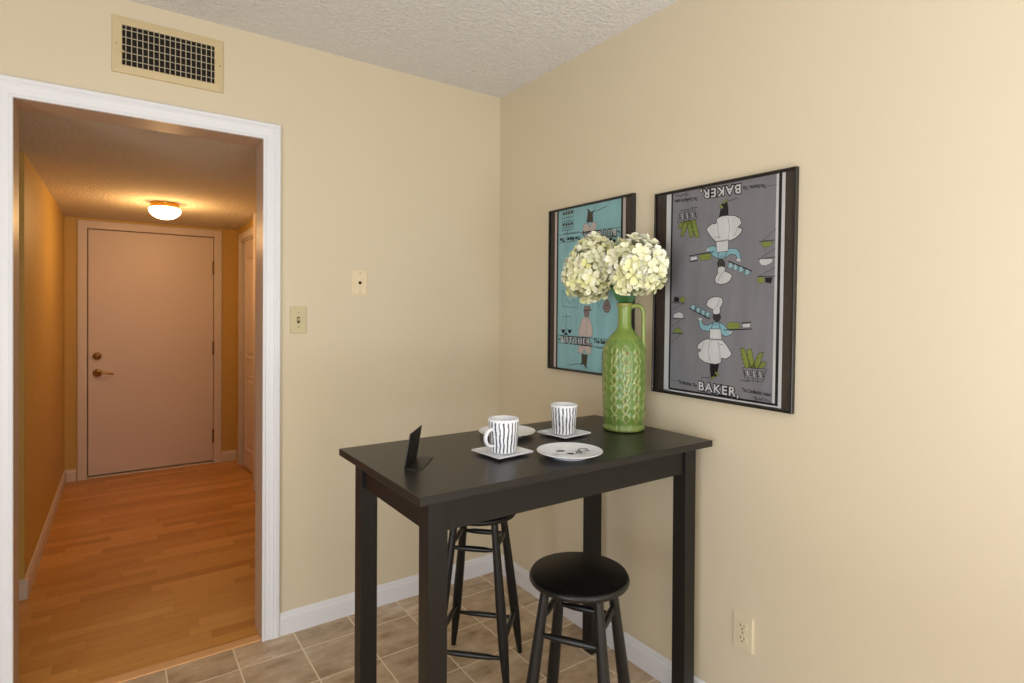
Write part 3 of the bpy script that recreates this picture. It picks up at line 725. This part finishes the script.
# outlines measured on the sheets, metres from each sheet's centre
BAKER={
 'hat':[(-0.0319,-0.0418),(-0.0244,-0.0253),(-0.0092,-0.0169),(0.0097,-0.0145),(0.0285,-0.0192),(0.0331,-0.0321),(0.0275,-0.045),(0.0216,-0.0515),(0.0234,-0.0644),(0.0183,-0.0729),(0.0033,-0.0744),(-0.0067,-0.068),(-0.0046,-0.0582),(-0.024,-0.0497)],
 'hatfold':[(-0.0023,-0.0581),(0.0103,-0.045),(0.0212,-0.0256)],
 'head':[(-0.0043,-0.0732),(0.022,-0.0728),(0.0259,-0.0837),(0.0187,-0.0968),(0.0075,-0.0991),(-0.0041,-0.0876)],
 'sleeveL':[(-0.0626,-0.0922),(-0.0482,-0.0952),(-0.0424,-0.1083),(-0.0229,-0.1111),(-0.0038,-0.1007),(-0.0125,-0.1304),(-0.0444,-0.1284),(-0.0566,-0.1154)],
 'sleeveR':[(0.0188,-0.0988),(0.0412,-0.1091),(0.0486,-0.1185),(0.0632,-0.1256),(0.0613,-0.1403),(0.0418,-0.1444),(0.0254,-0.1354)],
 'bib':[(-0.0149,-0.122),(0.0266,-0.1205),(0.031,-0.1565),(-0.0166,-0.1589)],
 'collar':[(-0.0061,-0.1007),(0.021,-0.0987),(0.0244,-0.1219),(-0.0118,-0.1232)],
 'skirt':[(-0.0221,-0.1552),(0.0309,-0.1545),(0.0496,-0.1728),(0.0681,-0.1971),(0.0647,-0.2069),(0.0468,-0.2178),(0.032,-0.2157),(0.0286,-0.2322),(0.01,-0.2383),(-0.0128,-0.2376),(-0.0362,-0.2343),(-0.0562,-0.2226),(-0.0621,-0.2062),(-0.0488,-0.1953),(-0.0648,-0.1896),(-0.0611,-0.176),(-0.0415,-0.1615)],
 'fold1':[(-0.0142,-0.1634),(-0.0198,-0.1934),(-0.013,-0.2291)],
 'fold2':[(0.0162,-0.165),(0.0242,-0.1905),(0.0262,-0.2227)],
 'fold3':[(-0.0374,-0.168),(-0.0488,-0.1953)],
 'pocket':[(0.0163,-0.1663),(0.0238,-0.173),(0.0357,-0.1704)],
 'legs':[(-0.0128,-0.2376),(0.0212,-0.2347),(0.0158,-0.2625),(0.0108,-0.2793),(-0.0082,-0.2813),(-0.0125,-0.2587)],
 'shoe1':[(0.0089,-0.2599),(0.0234,-0.2715),(0.0183,-0.2765),(0.006,-0.268)],
 'shoe2':[(-0.0097,-0.2847),(0.0069,-0.2751),(0.0049,-0.2858),(-0.008,-0.2911)],
 'ground':[(-0.0471,-0.2887),(-0.012,-0.2836)],
 'trayL':[(-0.0999,-0.0542),(-0.0171,-0.0892)],
 'cupA':[(-0.0958,-0.0535),(-0.0779,-0.05),(-0.0809,-0.0642),(-0.0932,-0.0609)],
 'cupB':[(-0.0744,-0.0621),(-0.0568,-0.0606),(-0.0597,-0.074),(-0.071,-0.0701)],
 'cupC':[(-0.0535,-0.0686),(-0.0377,-0.0684),(-0.0406,-0.0817),(-0.0509,-0.0779)],
 'cupD':[(-0.036,-0.0763),(-0.0189,-0.0747),(-0.0217,-0.088),(-0.0335,-0.0849)],
 'handL':[(-0.0627,-0.0854),(-0.0452,-0.0871),(-0.0482,-0.0965),(-0.0601,-0.0954)],
 'trayR':[(0.0392,-0.1239),(0.1374,-0.1166)],
 'food':[(0.0486,-0.1153),(0.0505,-0.1024),(0.0627,-0.0957),(0.0735,-0.0999),(0.0876,-0.097),(0.0961,-0.1043),(0.095,-0.1168),(0.0523,-0.1196)],
 'pot':[(0.103,-0.0978),(0.133,-0.0946),(0.1306,-0.1119),(0.106,-0.114)],
 'potband':[(0.103,-0.1003),(0.133,-0.0971)],
 'handR':[(0.0582,-0.1277),(0.0682,-0.1241),(0.0656,-0.1356),(0.0584,-0.1372)],
 'sh1':[(-0.177,-0.0349),(-0.1194,-0.0364)],
 'sh1b':[(-0.1765,-0.0616),(-0.1253,-0.0371)],
 'bow1':[(-0.1424,-0.0315),(-0.1401,-0.0177),(-0.1257,-0.013),(-0.1171,-0.0268),(-0.1253,-0.035)],
 'bow1k':[(-0.1683,-0.0315),(-0.1643,-0.014),(-0.1469,-0.0176),(-0.1449,-0.0315)],
 'sh2':[(-0.176,-0.0926),(-0.1201,-0.09)],
 'sh2b':[(-0.1772,-0.1193),(-0.1285,-0.0922)],
 'bow2':[(-0.1699,-0.0875),(-0.1649,-0.0755),(-0.146,-0.0683),(-0.1306,-0.0709),(-0.1236,-0.0832),(-0.1285,-0.0902)],
 'sh3':[(-0.175,-0.1438),(-0.1233,-0.1437)],
 'sh3b':[(-0.177,-0.1777),(-0.136,-0.1457)],
 'bow3':[(-0.1689,-0.1401),(-0.1621,-0.1293),(-0.145,-0.1217),(-0.132,-0.1317),(-0.1293,-0.1419)],
 'basket':[(0.1076,-0.2398),(0.1895,-0.2366),(0.1773,-0.277),(0.1186,-0.2786)],
 'cel1':[(0.1031,-0.1802),(0.1127,-0.1771),(0.1315,-0.2389),(0.1152,-0.2404)],
 'cel2':[(0.1251,-0.1826),(0.1358,-0.1782),(0.1463,-0.2375),(0.1315,-0.2389)],
 'cel3':[(0.1607,-0.1906),(0.1717,-0.1855),(0.1616,-0.2374),(0.145,-0.2377)],
 'cel4':[(0.1742,-0.2138),(0.184,-0.219),(0.1746,-0.238),(0.1616,-0.2386)],
 'bline1':[(0.1248,-0.2426),(0.1289,-0.2793)],
 'bline2':[(0.1417,-0.241),(0.1457,-0.2787)],
 'bline3':[(0.1596,-0.2394),(0.159,-0.2784)],
 'bshadow':[(0.1035,-0.279),(0.1323,-0.2832)],
 'tline0':[(-0.1719,-0.3159),(-0.1347,-0.3118)],
 'signature':[(0.1501,-0.3352),(0.1633,-0.3346),(0.1567,-0.3355),(0.1569,-0.3446),(0.1634,-0.3394),(0.1681,-0.343),(0.1718,-0.3352),(0.1765,-0.3424),(0.1828,-0.3325),(0.1875,-0.3421),(0.1926,-0.3365),(0.2067,-0.3429)],
 'txt0':[(-0.1415,-0.3126)],
 'txtB':[(-0.0583,-0.3301)],
 'txtB2':[(0.0919,-0.3337)],
 'capH':[(-0.0548,-0.3015)],
 'txt1':[(0.107,-0.3192)],
 'txt2':[(0.2063,-0.3215)],
}
BUTCHER={
 'coat':[(-0.0065,-0.1206),(0.0221,-0.1201),(0.0416,-0.158),(0.0467,-0.1865),(0.0378,-0.2042),(-0.0391,-0.2032),(-0.0423,-0.1869),(-0.0302,-0.1537),(-0.0238,-0.1307)],
 'head':[(-0.0118,-0.0934),(0.0235,-0.0963),(0.0202,-0.1188),(-0.0046,-0.118)],
 'hat':[(-0.0073,-0.0752),(0.026,-0.0751),(0.0309,-0.0866),(0.0366,-0.0923),(-0.0089,-0.0927)],
 'lapel':[(0.0012,-0.1205),(0.0111,-0.1383),(0.0193,-0.1201)],
 'coatline':[(0.0092,-0.1397),(0.0064,-0.1979)],
 'skirt':[(-0.0403,-0.2427),(0.0403,-0.2424),(0.0344,-0.2767),(0.0107,-0.2752),(-0.004,-0.2568),(-0.0133,-0.2769),(-0.0447,-0.2726)],
 'legs':[(-0.0229,-0.2789),(0.0156,-0.2794),(0.0088,-0.3271),(0.0167,-0.3373),(0.0022,-0.3322),(-0.0076,-0.3201),(-0.0368,-0.3259),(-0.0203,-0.3146)],
 'ground':[(-0.1021,-0.3316),(-0.0418,-0.3197)],
 'band1':[(-0.1804,-0.2097),(0.2663,-0.2187)],
 'band2':[(-0.1798,-0.242),(0.2669,-0.2481)],
 'pic':[(-0.152,-0.0076),(-0.0474,-0.0194),(-0.0512,-0.0832),(-0.1508,-0.0756)],
 'flower1':[(-0.1331,-0.062),(-0.1231,-0.0385),(-0.1071,-0.0654),(-0.0973,-0.042)],
 'flower2':[(-0.0918,-0.0621),(-0.077,-0.0422),(-0.0665,-0.0621)],
 'ring':[(-0.1391,-0.0227),(-0.1266,-0.0182),(-0.1233,-0.0283),(-0.1368,-0.0302),(-0.1391,-0.0227)],
 'scaleV':[(-0.1239,-0.1092),(-0.1253,-0.1984)],
 'scaleH':[(-0.1499,-0.1205),(-0.0958,-0.1196)],
 'panA':[(-0.1595,-0.178),(-0.1299,-0.1783),(-0.138,-0.1942),(-0.1507,-0.1934)],
 'panB':[(-0.1153,-0.1778),(-0.0866,-0.1767),(-0.0945,-0.1924),(-0.1068,-0.1929)],
 'foot':[(-0.141,-0.2011),(-0.1276,-0.189),(-0.1066,-0.2009)],
 'str1':[(0.0721,-0.0623),(0.0693,-0.1571)],
 'str2':[(0.0766,-0.0624),(0.0908,-0.0937)],
 'ham':[(0.1272,-0.047),(0.1432,-0.0625),(0.1496,-0.084),(0.1352,-0.1026),(0.1176,-0.0997),(0.104,-0.0842),(0.1107,-0.0624)],
 'txt0':[(-0.1616,-0.2362)],
 'txtend':[(0.026,-0.2304)],
 'cap':[(-0.162,-0.2123)],
}


def picture(label, yc, zc, roll, cu, cv, fw, fh):
    o = bpy.data.objects.new('framed_picture', None); COL.objects.link(o); o.empty_display_size = .05
    u = Vector((0, -cos(roll), -sin(roll))); v = Vector((0, -sin(roll), cos(roll))); n = Vector((-1, 0, 0))
    o.matrix_world = Matrix(((u.x, v.x, n.x, 0), (u.y, v.y, n.y, yc), (u.z, v.z, n.z, zc), (0, 0, 0, 1)))
    o['label'] = label; o['category'] = 'picture'; o['group'] = 'framed prints on the right wall'
    b = bmesh.new(); fwid = .0068; prof = [(0, .0), (0, .015), (.0015, .0165), (fwid-.001, .0165), (fwid, .015), (fwid, .0)]
    rows = []
    for d, hgt in prof:
        x0, x1, y0, y1 = cu-fw/2+d, cu+fw/2-d, cv-fh/2+d, cv+fh/2-d
        rows.append([b.verts.new((x, y, max(.0005, hgt))) for x, y in ((x0, y0), (x1, y0), (x1, y1), (x0, y1))])
    for i in range(len(rows)):
        a, c = rows[i], rows[(i+1) % len(rows)]
        for k in range(4): b.faces.new((a[k], a[(k+1) % 4], c[(k+1) % 4], c[k]))
    obj('frame', b, M['pframe'], o)
    b = bmesh.new(); e = fwid-.002; bx(b, cu-fw/2+e, cu+fw/2-e, cv-fh/2+e, cv+fh/2-e, .001, .0062); obj('mat_board', b, M['mat'], o)
    b = bmesh.new(); b.faces.new([b.verts.new(p) for p in ((cu-fw/2+e, cv-fh/2+e, .0125), (cu+fw/2-e, cv-fh/2+e, .0125), (cu+fw/2-e, cv+fh/2-e, .0125), (cu-fw/2+e, cv+fh/2-e, .0125))])
    obj('glass_pane', b, M['glass'], o)
    return o

# ---- grey print
o = picture('framed grey kitchen-towel print of white-aproned bakers, the nearer of the wall pictures', -1.298, 1.406, .011, .0085, .0005, .531, .721)
P = Print(); t0, t1 = -.3515, .352
P.rect(-.207, -.184, -.350, t1, 'white', 1); P.rect(-.186, -.179, -.341, t1, 'ink', 2)
P.rect(-.179, .209, -.338, t1, 'grey', 1); P.rect(.208, .2165, -.338, t1, 'white', 2); P.rect(.2165, .226, -.341, t1, 'ink', 2); P.rect(.226, .2365, -.350, t1, 'white', 2)
P.rect(-.207, .2365, -.350, -.345, 'white', 1); P.rect(-.184, .226, -.345, -.338, 'ink', 1)
def baker(P, D):
    P.line([(-.176, -.309), (-.14, -.311)], .0009, 'ink', 4)
    P.text('The Butcher, The', (-.1415, -.3175), .017, 'ink', 5, to=(-.064, -.3225), bold=.0004)
    P.text('BAKER,', (-.0585, -.331), .041, 'ink', 4, to=(.099, -.336), bold=.0042, spacing=1.15)
    P.text('BAKER,', (-.0560, -.3305), .040, 'white', 6, to=(.096, -.3345), bold=.0009, spacing=1.2)
    P.text('The Candlestick maker', (.107, -.3150), .017, 'ink', 5, to=(.2055, -.3185), bold=.0004)
    P.line([(p[0]-.004, p[1]+.0075) for p in D['signature']], .0018, 'ink', 5)
    for k in ('legs',): P.shape(D[k], 'olive' if False else 'ink', 3)
    P.shape(D['shoe1'], 'green', 5, .0008); P.shape(D['shoe2'], 'green', 5, .0008); P.line(D['ground'], .0018, 'ink', 4)
    P.shape(D['sleeveL'], 'aqua', 4, .0015); P.shape(D['sleeveR'], 'aqua', 4, .0015); P.shape(D['collar'], 'aqua', 3, .0008)
    P.shape(D['head'], 'dgrey', 4, .0008); P.shape(D['skirt'], 'white', 6, .0020); P.shape(D['bib'], 'white', 7, .0016)
    for k in ('fold1', 'fold2', 'fold3', 'pocket'): P.line(D[k], .0010, 'dgrey', 8)
    P.shape(D['hat'], 'white', 6, .0020); P.line(D['hatfold'], .0011, 'dgrey', 8)
    c = D['collar'][0]; P.line([(c[0]+.004, c[1]-.002), (c[0]+.012, c[1]-.008), (c[0]+.02, c[1]-.002)], .0012, 'ink', 8)
    P.line(D['trayL'], .0032, 'ink', 5)
    for k in ('cupA', 'cupB', 'cupC', 'cupD'):
        q = D[k]; cx, cy = sum(a for a, _ in q)/4, sum(c for _, c in q)/4; D = dict(D); D[k] = [(cx+(a-cx)*1.25+.002, cy+(c-cy)*1.4+.006) for a, c in q]
        P.shape(D[k], 'aqua', 6, .0012); q = D[k]; P.line([((q[0][0]+q[1][0])/2, (q[0][1]+q[1][1])/2), ((q[2][0]+q[3][0])/2, (q[2][1]+q[3][1])/2)], .0022, 'white', 8)
    P.shape(D['handL'], 'white', 7, .0006); P.shape(D['handR'], 'white', 7, .0006)
    P.line(D['trayR'], .0030, 'ink', 5); P.shape(D['food'], 'green', 6, .0007); P.shape(D['pot'], 'white', 6, .0010); P.line(D['potband'], .0035, 'ink', 8)
    for i in range(3):
        q = D['food']; P.line([(q[1][0]+.008*i+.004, q[1][1]-.003), (q[1][0]+.008*i+.010, q[1][1]-.008)], .0008, 'olive', 8)
    for k in ('sh1', 'sh2', 'sh3'): P.line(D[k], .0020, 'ink', 5)
    for k in ('sh1b', 'sh2b', 'sh3b'): P.line(D[k], .0011, 'ink', 5)
    P.shape(D['bow1'], 'green', 4, .0007); P.shape(D['bow1k'], 'ink', 4); P.shape(D['bow2'], 'white', 4, .0008); P.shape(D['bow3'], 'green', 4, .0008)
    for k in ('cel1', 'cel2', 'cel3', 'cel4'):
        q = D[k]; mx_ = sum(a for a, _ in q)/4; q = [(mx_+(a-mx_)*1.5, c) for a, c in q]; P.shape(q, 'green', 4, .0012)
        for f in (.25, .5, .75):
            a = (q[0][0]+(q[3][0]-q[0][0])*f, q[0][1]+(q[3][1]-q[0][1])*f); P.line([a, (a[0]+.007, a[1]-.004)], .0009, 'olive', 6)
    P.shape(D['basket'], 'grey', 6, .0014)
    for k in ('bline1', 'bline2', 'bline3', 'bshadow'): P.line(D[k], .0016, 'ink', 8)
    q = D['basket']
    for f in (.2, .4, .6, .8):
        P.line([(q[0][0]+(q[3][0]-q[0][0])*f, q[0][1]+(q[3][1]-q[0][1])*f), (q[1][0]+(q[2][0]-q[1][0])*f, q[1][1]+(q[2][1]-q[1][1])*f)], .0012, 'dgrey', 8)
    for i in range(7):
        u = q[0][0]+.004+i*(q[1][0]-q[0][0]-.008)/7; P.line([(u+.002, q[0][1]-.008), (u+.006, q[0][1]-.024)], .0022, 'white' if i % 2 else 'ink', 9)
baker(P, BAKER)
P.xf = lambda p: (.033-p[0], .010-p[1]); baker(P, BAKER); P.xf = lambda p: p
P.build('print', o)

# ---- teal print
o = picture('framed teal kitchen-towel print of a butcher, partly behind the flowers', -.668, 1.438, .004, .0135, -.0005, .517, .713)
P = Print(); t1 = .348; t0 = -.3485
P.rect(-.209, -.194, t0, t1, 'pink', 1); P.rect(-.194, -.184, t0, t1, 'ink', 2); P.rect(-.184, .200, t0, t1, 'blue', 1); P.rect(.200, .210, t0, t1, 'ink', 2); P.rect(.210, .2245, t0, t1, 'pink', 1)
def butcher(P, D):
    lo, hi = -.2385, -.2040                                       # the lettered band
    P.line([(-.183, hi), (.199, hi-.006)], .0016, 'ink', 4); P.line([(-.183, lo), (.199, lo-.006)], .0016, 'ink', 4)
    P.text('The', (-.181, -.226), .015, 'ink', 5, to=(-.163, -.227), bold=.0004)
    P.text('BUTCHER,', (-.1610, -.2342), .038, 'ink', 8, to=(.045, -.2372), bold=.0040, spacing=1.15)
    P.text('BUTCHER,', (-.1585, -.2335), .036, 'white', 10, to=(.042, -.2365), bold=.0006, spacing=1.2)
    P.text('The Baker, The', (.052, -.2265), .023, 'ink', 8, to=(.19, -.2300), bold=.0007)
    P.text('Candlestick maker', (.06, -.2480), .010, 'ink', 5, to=(.17, -.2510))
    P.shape(D['legs'], 'olive', 3, .0008); P.line(D['ground'], .0022, 'ink', 3)
    P.shape(D['skirt'], 'pink', 5, .0009); P.shape(D['coat'], 'pink', 5, .0010); P.line(D['lapel'], .0010, 'ink', 7); P.line(D['coatline'], .0010, 'ink', 7)
    for i in range(4):
        c = D['coatline'][0]; e = D['coatline'][1]; f = .2+.2*i; P.oval((c[0]+(e[0]-c[0])*f+.004, c[1]+(e[1]-c[1])*f), .0013, .0013, 'ink', 8, 8)
    P.shape(D['head'], 'rose', 4, .0008); P.shape(D['hat'], 'rose', 6, .0010); P.line(D['hat'][3:5], .003, 'ink', 8)
    P.line(D['pic'], .0014, 'ink', 4, True)
    for k in ('flower1', 'flower2', 'ring'): P.line(D[k], .0014, 'dgrey', 4)
    P.line(D['scaleV'], .0022, 'ink', 4); P.line(D['scaleH'], .0014, 'ink', 4); P.poly(D['panA'], 'ink', 4); P.poly(D['panB'], 'ink', 4); P.poly(D['foot'], 'ink', 4)
    for pan, e in (('panA', 0), ('panB', 1)):
        P.line([D['scaleH'][e], D[pan][0]], .0007, 'ink', 5); P.line([D['scaleH'][e], D[pan][1]], .0007, 'ink', 5)
    P.line(D['str1'], .0014, 'olive', 4); P.line(D['str2'], .0012, 'olive', 4)
    P.shape(D['ham'], 'rose', 5, .0010); q = D['ham']; P.line([q[0], (q[0][0], q[0][1]+.03)], .0012, 'ink', 5)
    for i in range(3): P.line([(q[6][0]+.004, q[6][1]-.01-.012*i), (q[1][0]-.002, q[1][1]-.012-.012*i)], .0010, 'ink', 7)
    # two stacked wire cages standing on a post
    for v0, v1 in ((-.262, -.295), (-.302, -.345)):
        P.poly([(.100, v0), (.178, v0), (.178, v1), (.100, v1)], 'rose', 3) if False else None
        for i in range(6): u = .102+i*.0148; P.line([(u, v0), (u+.002*(i-2.5)*.4, v1)], .0013, 'ink', 4)
        for f in (0, .35, .7, 1): P.line([(.101, v0+(v1-v0)*f), (.178, v0+(v1-v0)*f)], .0017, 'ink', 4)
        for i in range(4): P.oval((.111+i*.018, v1+.008), .007, .006, 'olive', 5, 10)
    P.line([(.14, -.25), (.14, -.262)], .003, 'ink', 4)
butcher(P, BUTCHER)
P.xf = lambda p: (.018-p[0], -.004-p[1]); butcher(P, BUTCHER); P.xf = lambda p: p
P.build('print', o)

# ------------------------------------------------------------------ light
def area(name, loc, rot, sx, sy, e, col=(1, 1, 1)):
    l = bpy.data.lights.new(name, 'AREA'); l.shape = 'RECTANGLE'; l.size = sx; l.size_y = sy; l.energy = e; l.color = col
    o = bpy.data.objects.new(name, l); COL.objects.link(o); o.location = loc; o.rotation_euler = [radians(a) for a in rot]; return o
def aim(o, tgt): o.rotation_euler = (Vector(tgt)-o.location).to_track_quat('-Z', 'Y').to_euler()
a = area('overhead_fill', (-1.9, -3.3, 2.40), (0, 0, 0), 1.6, 1.2, E_CEIL, (1, .99, .97))  # unseen overhead fill, added for the floor and lower walls
a = area('left_fill', (-3.55, -2.9, 1.0), (0, 0, 0), 1.9, 1.5, E_LEFT, (.90, .95, 1)); aim(a, (0, -2.2, .9))  # unseen area fill added on the left; that wall has no window
a = area('front_fill', (-1.2, -4.55, 1.0), (0, 0, 0), 1.6, 1.4, E_FRONT, (.90, .95, 1)); aim(a, (-.4, 0, 1.0))  # unseen area fill added behind the camera; no window there
a = area('ceiling_fill', (-1.0, -3.4, .6), (180, 0, 0), 1.2, 1.0, E_UP, (.91, .955, 1))  # unseen upward panel, added to brighten the ceiling
w = bpy.data.worlds.new('dim_ambient'); S.world = w; w.use_nodes = True
w.node_tree.nodes['Background'].inputs[0].default_value = (.9, .95, 1, 1); w.node_tree.nodes['Background'].inputs[1].default_value = .2
l = bpy.data.lights.new('hallway_bulb', 'POINT'); l.energy = E_HALL; l.color = (1, .59, .24); l.shadow_soft_size = .06
lo = bpy.data.objects.new('hallway_bulb', l); COL.objects.link(lo); lo.location = (-1.355, 2.03, HH-.19)

# ------------------------------------------------------------------ camera
FPX, CYP, YAW, PITCH, ROLL = 572.611, 316.382, .608, -.0073, .0062
cd = bpy.data.cameras.new('camera'); cam = bpy.data.objects.new('camera', cd); COL.objects.link(cam)
cd.sensor_fit = 'HORIZONTAL'; cd.sensor_width = 36; cd.lens = FPX/1024*36; cd.shift_y = -(341.5-CYP)/1024; cd.clip_start = .02
fw_ = Vector((sin(YAW)*cos(PITCH), cos(YAW)*cos(PITCH), sin(PITCH))); rt = Vector((cos(YAW), -sin(YAW), 0)); up = rt.cross(fw_)
r2 = rt*cos(ROLL)+up*sin(ROLL); u2 = up*cos(ROLL)-rt*sin(ROLL)
cam.matrix_world = Matrix(((r2.x, u2.x, -fw_.x, -1.6383), (r2.y, u2.y, -fw_.y, -2.4699), (r2.z, u2.z, -fw_.z, 1.3355), (0, 0, 0, 1)))
S.camera = cam
S.view_settings.view_transform = 'Standard'; S.view_settings.look = 'None'; S.view_settings.exposure = 0
